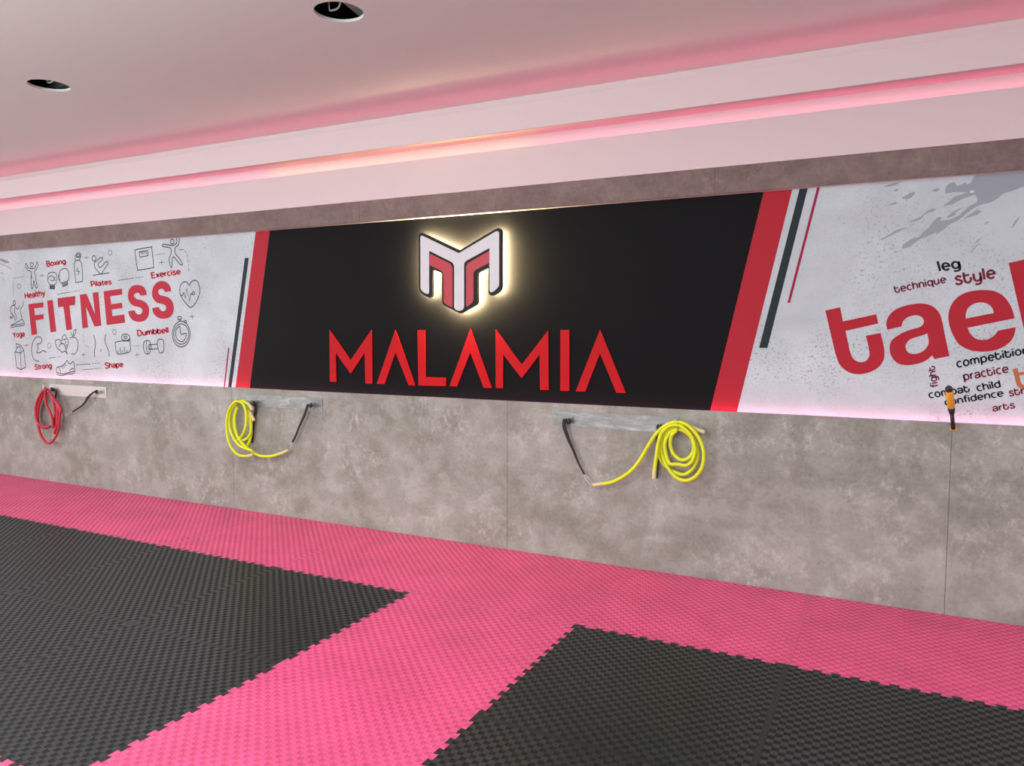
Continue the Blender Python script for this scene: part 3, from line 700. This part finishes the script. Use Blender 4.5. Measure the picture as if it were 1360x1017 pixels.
# ================================================================== LIT EMBLEM
LG = Crop(520, 270, 5.983); YF = -0.018
em = empty('emblem_sign', LG(540, 870, POSTER-0.03)); tag(em, 'backlit emblem of white and red bars with black edge, mounted on the black wall', 'sign')
RIM = [(213,262),(217,244),(235,236),(258,240),(525,366),(540,370),(556,364),(820,205),(846,196),(866,206),(872,228),(872,655),(867,680),(848,704),(815,725),(795,733),(775,726),(768,708),(768,515),(760,512),(692,548),(684,564),(684,770),(677,795),(658,813),(560,868),(543,873),(525,868),(415,810),(402,790),(399,768),(399,565),(390,550),(332,527),(323,534),(323,720),(316,741),(300,748),(280,742),(236,712),(220,690),(215,665)]
fill('body', [LG.pts(RIM, YF)], YF+0.0135, 'sign_black', em, depth=0.022, smooth=True)
WH = [(229,278),(233,260),(248,258),(528,393),(540,393),(828,223),(845,221),(855,234),(855,640),(850,660),(835,678),(802,704),(787,706),(778,692),(778,354),(592,458),(579,476),(577,500),(577,820),(570,838),(548,852),(530,852),(505,838),(498,822),(498,505),(492,482),(470,462),(299,376),(299,700),(293,720),(277,718),(241,692),(231,672)]
fill('white_face', [LG.pts(WH, YF)], YF+0.0007, 'sign_white', em, depth=0.004, smooth=True)
fill('red_face', [LG.pts([(303,403),(320,406),(462,476),(478,495),(485,520),(485,820),(478,825),(426,796),(414,780),(413,580),(406,548),(385,530),(303,492)], YF)], YF+0.0012, 'sign_red', em, depth=0.0035, smooth=True)
fill('red_face', [LG.pts([(776,378),(776,472),(670,528),(655,548),(652,575),(652,760),(640,788),(602,820),(592,818),(592,510),(598,486),(615,470)], YF)], YF+0.0012, 'sign_red', em, depth=0.0035, smooth=True)
# light source behind the body: the body outline drawn in by 2 cm, facing the wall
cx, cz = LG(540, 560, YF).x, LG(540, 560, YF).z
def inset(P, d):
    out = []; m = len(P)
    for i in range(m):
        a = (P[i]-P[i-1]); b = (P[(i+1) % m]-P[i]); t = (a.normalized()+b.normalized()).normalized()
        out.append(P[i]+Vector((t.z, 0, -t.x))*(-d))
    return out
rim3 = LG.pts(RIM, YF)
ar = sum(rim3[i-1].x*rim3[i].z-rim3[i].x*rim3[i-1].z for i in range(len(rim3)))
led = fill('light_panel', [inset(rim3, -0.007 if ar < 0 else 0.007)], 0.012, 'sign_led', em, depth=0.002)
for x, y in ((262,300),(262,640),(820,300),(820,640),(540,500),(540,800)):
    p = LG(x, y, YF); tube('standoff', [(p.x, 0.012, p.z), (p.x, POSTER-0.002, p.z)], 0.004, 'screw_steel', em, seg=8, n=1)

# ================================================================== MALAMIA
YL = POSTER-0.010
CA, CB, CC = Crop(430, 430, 10.46), Crop(550, 430, 9.067), Crop(690, 430, 9.067)
lt = empty('lettering_sign', CB(675, 760, POSTER)); tag(lt, 'raised red capital letters reading MALAMIA under the lit emblem', 'sign')
def raised(crop, P, lab):
    o = fill('letter', [crop.pts(P, YL)], (YL+POSTER-0.0014)/2, 'sign_letter_red', lt, depth=POSTER-0.0014-YL); o['label'] = lab
raised(CA, [(78,82),(372,502),(660,85),(672,830),(577,828),(568,400),(372,690),(165,400),(170,806),(84,803)], 'first red letter M')
raised(CA, [(992,85),(1270,856),(1178,853),(995,395),(840,836),(735,833)], 'first red letter A without crossbar')
raised(CB, [(38,75),(128,75),(135,640),(380,648),(378,748),(52,742)], 'red letter L')
raised(CB, [(675,60),(935,772),(838,770),(675,345),(515,752),(425,750)], 'second red letter A without crossbar')
raised(CC, [(-290,66),(25,490),(345,78),(350,796),(247,795),(240,370),(25,655),(-197,368),(-200,773),(-287,771)], 'second red letter M')
raised(CC, [(492,72),(600,72),(598,808),(490,805)], 'red letter I')
raised(CC, [(970,66),(1280,832),(1165,830),(968,355),(790,815),(675,812)], 'last red letter A without crossbar')

# ================================================================== WALL RAILS, TUBES, STRAPS
def rail(label, crop, x0, x1, top, bottom, hooks, screws, peg, steel='rail_steel'):
    """flat steel rail on the panels; hooks = image points of its two strap hooks, peg = the tall peg"""
    a, b = crop(x0, top[0], -0.004), crop(x1, top[1], -0.004)
    zt = (a.z+b.z)/2; zb = (crop(x0, bottom[0], -0.004).z+crop(x1, bottom[1], -0.004).z)/2
    t = empty('wall_rail', ((a.x+b.x)/2, 0, zb)); tag(t, label, 'wall rail')
    box('bar', (a.x, -0.004, zb), (b.x, 0.0, zt), steel, t, bevel=0.001)
    for s in screws:
        p = crop(*s, -0.004); bm = bmesh.new()
        bmesh.ops.create_cone(bm, cap_ends=True, segments=12, radius1=0.0035, radius2=0.002, depth=0.002, matrix=Matrix.Translation((p.x, -0.005, p.z)) @ Matrix.Rotation(pi/2, 4, 'X'))
        bm_obj('screw', bm, 'screw_steel', t)
    for h in hooks:
        p = crop(*h, -0.03)
        # eye plate and a bent rod hook
        tube('hook', [(p.x, -0.004, p.z+0.004), (p.x, -0.022, p.z+0.004), (p.x, -0.034, p.z-0.004), (p.x, -0.042, p.z+0.006), (p.x, -0.044, p.z+0.018)], 0.0036, 'steel_wire', t, seg=8, n=5)
        box('hook_plate', (p.x-0.016, -0.007, p.z-0.012), (p.x+0.016, -0.004, p.z+0.022), steel, t, bevel=0.001)
    (qx, qy0, qy1), pm = peg
    p0, p1 = crop(qx, qy0, -0.085), crop(qx, qy1, -0.085)
    tube('peg', [(p0.x, 0.0, p1.z+0.012), (p0.x, -0.05, p1.z+0.010), (p0.x, -0.078, p1.z+0.006), (p0.x, -0.085, p1.z+0.02), (p0.x, -0.085, p0.z)], 0.003, pm, t, seg=8, n=6)
    return t
def clip(crop, pts, parent, Y=-0.045):
    """thin wire snap link between two image points"""
    a, b = crop(*pts[0], Y), crop(*pts[1], Y)
    d = (b-a); L_ = d.length; d.normalize(); s = Vector((d.z, 0, -d.x))*0.009
    P = [a, a+d*L_*0.2+s, a+d*L_*0.75+s*0.8, b, a+d*L_*0.75-s*0.8, a+d*L_*0.2-s]
    tube('clip', P, 0.0019, 'steel_wire', parent, seg=6, n=4, closed=True)
def hose(name, label, crop, pieces, material, r, sleeves, clips, group=None):
    t = empty(name, crop(*pieces[0][0][len(pieces[0][0])//2][:2], -0.05)); tag(t, label, 'exercise tube', group)
    for P, in pieces:
        pts = []
        for q in P:
            Y = q[2] if len(q) > 2 else -0.05
            pts.append(crop(q[0], q[1], Y))
        tube('tube', pts, r, material, t, seg=12, n=6)
    for P, rr in sleeves:
        pts = [crop(q[0], q[1], q[2]) for q in P]
        tube('sleeve', pts, rr, 'sleeve_cream', t, seg=12, n=4)
    for c in clips: clip(crop, c[:2], t, c[2] if len(c) > 2 else -0.045)
    return t
def strap(label, crop, P, w, clipp=None, loop=None):
    """flat black webbing strap hanging from a rail hook"""
    t = empty('strap', crop(P[0][0], P[0][1], -0.04)); tag(t, label, 'strap')
    pts = catmull([crop(q[0], q[1], q[2] if len(q) > 2 else -0.04) for q in P], 5)
    n = len(pts); rr = []
    for i in range(n):
        u = i/(n-1)*(len(w)-1); k_ = min(int(u), len(w)-2); rr.append(w[k_]*(1-(u-k_))+w[k_+1]*(u-k_))
    bm = bmesh.new(); add_tube(bm, pts, rr, 8, flat=0.35); bm_obj('webbing', bm, 'webbing_black', t, smooth=True)
    if loop:
        p = crop(*loop, -0.036)
        bm = bmesh.new()
        add_tube(bm, [p+Vector((0.014*cos(a), -0.004*cos(a), 0.012*sin(a))) for a in [2*pi*i/14 for i in range(14)]], 0.0085, 8, closed=True)
        bm_obj('loop', bm, 'webbing_black', t, smooth=True)
    if clipp: clip(crop, clipp[:2], t)
    return t

K8 = Crop(720, 520, 5.667)
rail('galvanised steel rail holding the large yellow coil, nearest the wall seam', K8, 85, 1015, (148, 193), (258, 312), [(200, 215), (888, 262)],
     [(108, 178), (108, 232), (540, 200), (540, 260)], ((1022, 210, 318), 'hook_bronze'))
A, Bq, Cq, D = -0.035, -0.050, -0.064, -0.078
hose('resistance_tube', 'yellow resistance tube with the roundest coil, one end stretched down to the left', K8, [
    ([(450,694,-0.05),(520,682,-0.05),(600,645,-0.05),(680,585,-0.05),(745,500,-0.05),(800,405,-0.06),(860,315,-0.07),(930,255,D),(1012,228,D),(1090,250,D),(1165,325,D),(1212,430,D),(1210,545,D),(1165,628,D),(1090,668,D),(1010,645,Cq),(950,575,Cq),(905,470,Bq),(900,380,Bq),(940,300,Bq),(1010,262,Bq),(1085,285,Bq),(1150,370,Bq),(1172,480,Bq),(1140,570,Bq),(1075,622,Bq),(1000,605,Bq),(930,560,A),(888,500,A),(885,420,A),(905,340,A),(955,290,A),(1015,272,A)],),
    ([(1015,292,Cq),(975,330,Cq),(965,400,Cq),(990,470,Cq),(1045,512,Cq),(1100,500,Cq),(1140,440,Cq),(1125,350,Cq),(1075,300,Cq),(1020,285,Cq),(960,310,Cq),(925,380,D),(930,460,D),(960,540,D),(1020,545,D),(1080,555,D),(1130,520,D),(1150,430,D),(1120,330,D),(1060,270,D),(1010,250,D),(950,262,D),(895,320,D),(872,400,D),(860,480,D),(850,560,D),(847,600,D)],),
    ([(1050,240,Bq),(1080,250,Bq),(1105,262,Bq)],)],
    'tube_yellow', 0.0112, [([(385,703,-0.05),(420,698,-0.05),(455,693,-0.05)], 0.0125), ([(847,590,D),(844,625,D),(843,655,D)], 0.0125), ([(1100,258,Bq),(1160,282,Bq),(1225,306,Bq)], 0.0125)],
    [((845,655),(870,735),-0.07)])
strap('narrow black strap hanging at the left end of the right-hand rail', K8, [(168,206),(166,260),(195,350),(235,440),(275,540),(320,625)], [0.011,0.014,0.011,0.009,0.007,0.006], ((315,625),(385,712)), (195,222))
strap('short black strap behind the roundest yellow coil', K8, [(880,262),(868,320,-0.02),(866,400,-0.02),(870,520,-0.02),(868,600,-0.02),(866,650,-0.02)], [0.012,0.010,0.008,0.008,0.007,0.006], None, (885,268))

K7 = Crop(270, 510, 7.556)
rail('galvanised steel rail behind the narrow yellow coil, middle of the three rails', K7, 395, 1195, (100, 140), (222, 268), [(505, 192), (1082, 216)],
     [(1185, 160), (1185, 235), (790, 140), (790, 215)], ((345, 150, 215), 'hook_bronze'))
hose('resistance_tube', 'yellow resistance tube with a narrow tall coil hanging below the left red stripe', K7, [
    ([(470,716,D),(420,722,D),(360,712,D),(300,660,D),(258,580,D),(238,480,D),(235,380,D),(255,270,D),(295,200,D),(345,172,D),(400,200,D),(428,280,D),(430,380,D),(412,470,D),(375,535,Cq),(330,560,Cq),(288,500,Cq),(265,420,Bq),(268,320,Bq),(295,230,Bq),(345,190,Bq),(400,195,Bq),(450,260,Bq),(475,350,Bq),(480,450,Bq),(460,520,Bq),(410,560,Bq),(350,548,A),(315,470,A),(305,380,A),(315,290,A),(345,222,A)],),
    ([(345,232,Cq),(318,320,Cq),(320,420,Cq),(340,510,Cq),(380,580,Cq),(430,630,Cq),(462,655,Cq)],),
    ([(452,200,Cq),(400,172,Cq),(345,180,Cq),(290,240,Cq),(262,340,Cq),(270,450,Cq),(310,550,D),(370,620,D),(440,650,D),(480,665,D),(520,700,-0.05),(590,722,-0.05),(680,722,-0.05),(750,705,-0.05),(795,690,-0.05)],),
    ([(440,250,A),(455,300,A),(470,400,A),(482,480,A),(465,570,A),(440,620,A)],)],
    'tube_yellow', 0.0112, [([(445,192,Cq),(475,225,Cq),(490,262,Cq)], 0.0128), ([(465,280,Bq),(490,325,Bq),(512,368,Bq)], 0.0128), ([(450,716,D),(475,714,D),(495,710,D)], 0.0122), ([(785,694,-0.05),(820,680,-0.05),(852,660,-0.05)], 0.0128)],
    [((482,600),(470,655),-0.07), ((475,690),(495,660),-0.07)])
strap('black strap hanging at the right end of the middle rail', K7, [(1052,205),(1040,235),(1015,310),(970,410),(930,510),(893,585)], [0.013,0.013,0.011,0.010,0.009,0.009], ((890,585),(857,656)), (1075,212))
strap('black strap hanging behind the narrow yellow coil', K7, [(492,178,-0.024),(525,230,-0.018),(512,330,-0.014),(505,430,-0.012),(495,520,-0.012),(490,585,-0.012)], [0.014,0.013,0.011,0.010,0.009,0.007], None, (500,190))

K6 = Crop(20, 490, 9.243)
rail('pale steel rail behind the red coil, farthest left', K6, 420, 1118, (186, 218), (318, 350), [(470, 262), (1040, 285)],
     [(1095, 250), (1095, 322), (762, 232), (762, 298)], ((345, 190, 280), 'steel_wire'), 'rail_pale')
hose('resistance_tube', 'red resistance tube coiled and hung on the wall at the far left', K6, [
    ([(345,262,D),(292,350,D),(258,450,D),(252,560,D),(272,640,D),(320,700,D),(380,712,D),(430,705,D)],),
    ([(362,250,Cq),(330,340,Cq),(295,440,Cq),(275,560,Cq),(285,700,Cq),(320,820,Cq),(380,900,Cq),(435,905,Cq),(495,840,Cq),(530,740,Cq),(545,620,Cq),(548,500,Cq),(505,410,Cq),(445,320,Cq),(395,255,Cq),(372,232,Cq)],),
    ([(380,235,D),(368,330,D),(385,440,D),(430,530,D),(458,620,D),(468,720,D)],),
    ([(400,255,Bq),(450,340,Bq),(480,450,Bq),(492,560,Bq),(480,660,Bq),(500,740,Bq)],),
    ([(385,240,A),(330,300,A),(290,400,A),(262,520,A),(262,620,A),(300,690,A)],),
    ([(425,290,D),(480,370,D),(535,440,D),(562,500,D),(560,530,D)],),
    ([(400,262,Cq),(470,350,Cq),(520,450,Cq),(520,570,Cq),(515,680,Cq),(480,790,Cq)],),
    ([(350,275,Bq),(300,380,Bq),(270,480,Bq),(266,590,Bq),(285,660,Bq),(330,715,Bq),(400,720,Bq)],)],
    'tube_red', 0.0118, [], [((445,730),(428,820),-0.06)])
strap('short black strap at the right end of the left rail', K6, [(985,275),(950,295),(890,355),(850,420),(790,470),(705,525)], [0.007,0.009,0.015,0.012,0.008,0.008], ((700,530),(598,562)), (1000,280))
strap('black strap loop behind the red coil', K6, [(440,240,-0.03),(500,270,-0.03),(500,330,-0.024),(485,420,-0.022)], [0.012,0.014,0.012,0.008], None, (455,250))

# ================================================================== FOLDING WALL ARM WITH YELLOW GRIP
KH = Crop(1240, 500, 12.72)
pl = KH(335, 880, -0.004)
arm = empty('wall_hook', (pl.x, 0, pl.z)); tag(arm, 'black wall hook with a yellow padded grip standing up from an orange plate', 'hook')
a0, a1 = KH(265, 835, -0.004), KH(400, 915, -0.004)
box('plate', (a0.x, -0.006, a1.z), (a1.x, 0.0, min(a0.z, 0.999)), 'plate_orange', arm, bevel=0.0015)
p0, p1, p2, p3, p4 = KH(332, 885, -0.016), KH(308, 620, -0.060), KH(298, 520, -0.080), KH(262, 235, -0.135), KH(248, 165, -0.150)
tube('bar', [p0, p0.lerp(p1, 0.5), p1], [0.0095*1.0]*3, 'handle_black', arm, seg=4, n=1)
tube('collar', [p1, p1.lerp(p2, 0.5), p2], [0.0125, 0.0155, 0.0165], 'handle_black', arm, seg=12, n=1)
tube('grip', [p2, p2.lerp(p3, 0.05), p2.lerp(p3, 0.5), p2.lerp(p3, 0.92), p3], [0.0150, 0.0172, 0.0178, 0.0182, 0.0150], 'handle_yellow', arm, seg=16, n=1)
dd = (p4-p3)
tube('end_cap', [p3-dd*0.1, p3+dd*0.2, p3+dd*0.6, p3+dd*0.9, p3+dd*1.0], [0.0155, 0.0172, 0.0160, 0.0100, 0.003], 'handle_black', arm, seg=16, n=1)

# ================================================================== CABLES IN THE CEILING OPENINGS
for (hx, hy, hr), lab, d in ((HOLES[0], 'grey cable loop in the ceiling opening near the top edge', -0.055), (HOLES[1], 'grey cable loop in the smaller-looking ceiling opening at left', -0.03)):
    tag(tube('cable', [(hx+d-0.03, hy+0.03, 3.46), (hx+d-0.03, hy+0.03, 3.2), (hx+d-0.03, hy+0.03, 3.035), (hx+d-0.01, hy+0.03, 3.012), (hx+d+0.03, hy+0.03, 3.02), (hx+d+0.042, hy+0.03, 3.06), (hx+d+0.04, hy+0.04, 3.15), (hx+d+0.04, hy+0.04, 3.46)], 0.0045, 'cable_grey', seg=8), lab, 'cable')

# sheet-metal ceiling profile crossing above each opening, seen at its right rim
def sight(px, py, z):
    d = _rt*((px-680)/FPX) + _up*(-(py-508.5)/FPX) + _f
    return CAM + d*((z-CAM.z)/d.z)
for (pa, pb, side), lab in ((((456, 4), (480, 24), 1), 'grey metal profile above the ceiling opening near the top edge'), (((70, 121), (90, 110), 1), 'grey metal profile above the ceiling opening at far left')):
    a, b = sight(*pa, 3.05), sight(*pb, 3.05); d = (b-a).normalized(); nrm = Vector((-d.y, d.x, 0))
    c = sight(pb[0]+10, pa[1], 3.05)
    if (c-a).dot(nrm) < 0: nrm = -nrm
    bm = bmesh.new(); A, B2 = a-d*0.35, b+d*0.35
    low = [A, B2, B2+nrm*0.12, A+nrm*0.12]
    vs = [bm.verts.new(p) for p in low]+[bm.verts.new(p+Vector((0, 0, 0.05))) for p in low]
    for f in ((0,1,2,3),(7,6,5,4),(0,4,5,1),(1,5,6,2),(2,6,7,3),(3,7,4,0)): bm.faces.new([vs[k] for k in f])
    tag(bm_obj('ceiling_profile', bm, 'duct_grey'), lab, 'metal profile')

# repeats carry their group
for cat_, grp in (('wall rail', 'steel rails on the lower wall panels'), ('exercise tube', 'resistance tubes hung on the wall'), ('strap', 'black straps hanging from the rails'),
                  ('light strip', 'light strips hidden along the wall'), ('cable', 'cables in the ceiling openings'), ('metal profile', 'metal profiles above the ceiling openings'), ('sign', None)):
    if grp:
        for o in bpy.data.objects:
            if o.get('category') == cat_: o['group'] = grp
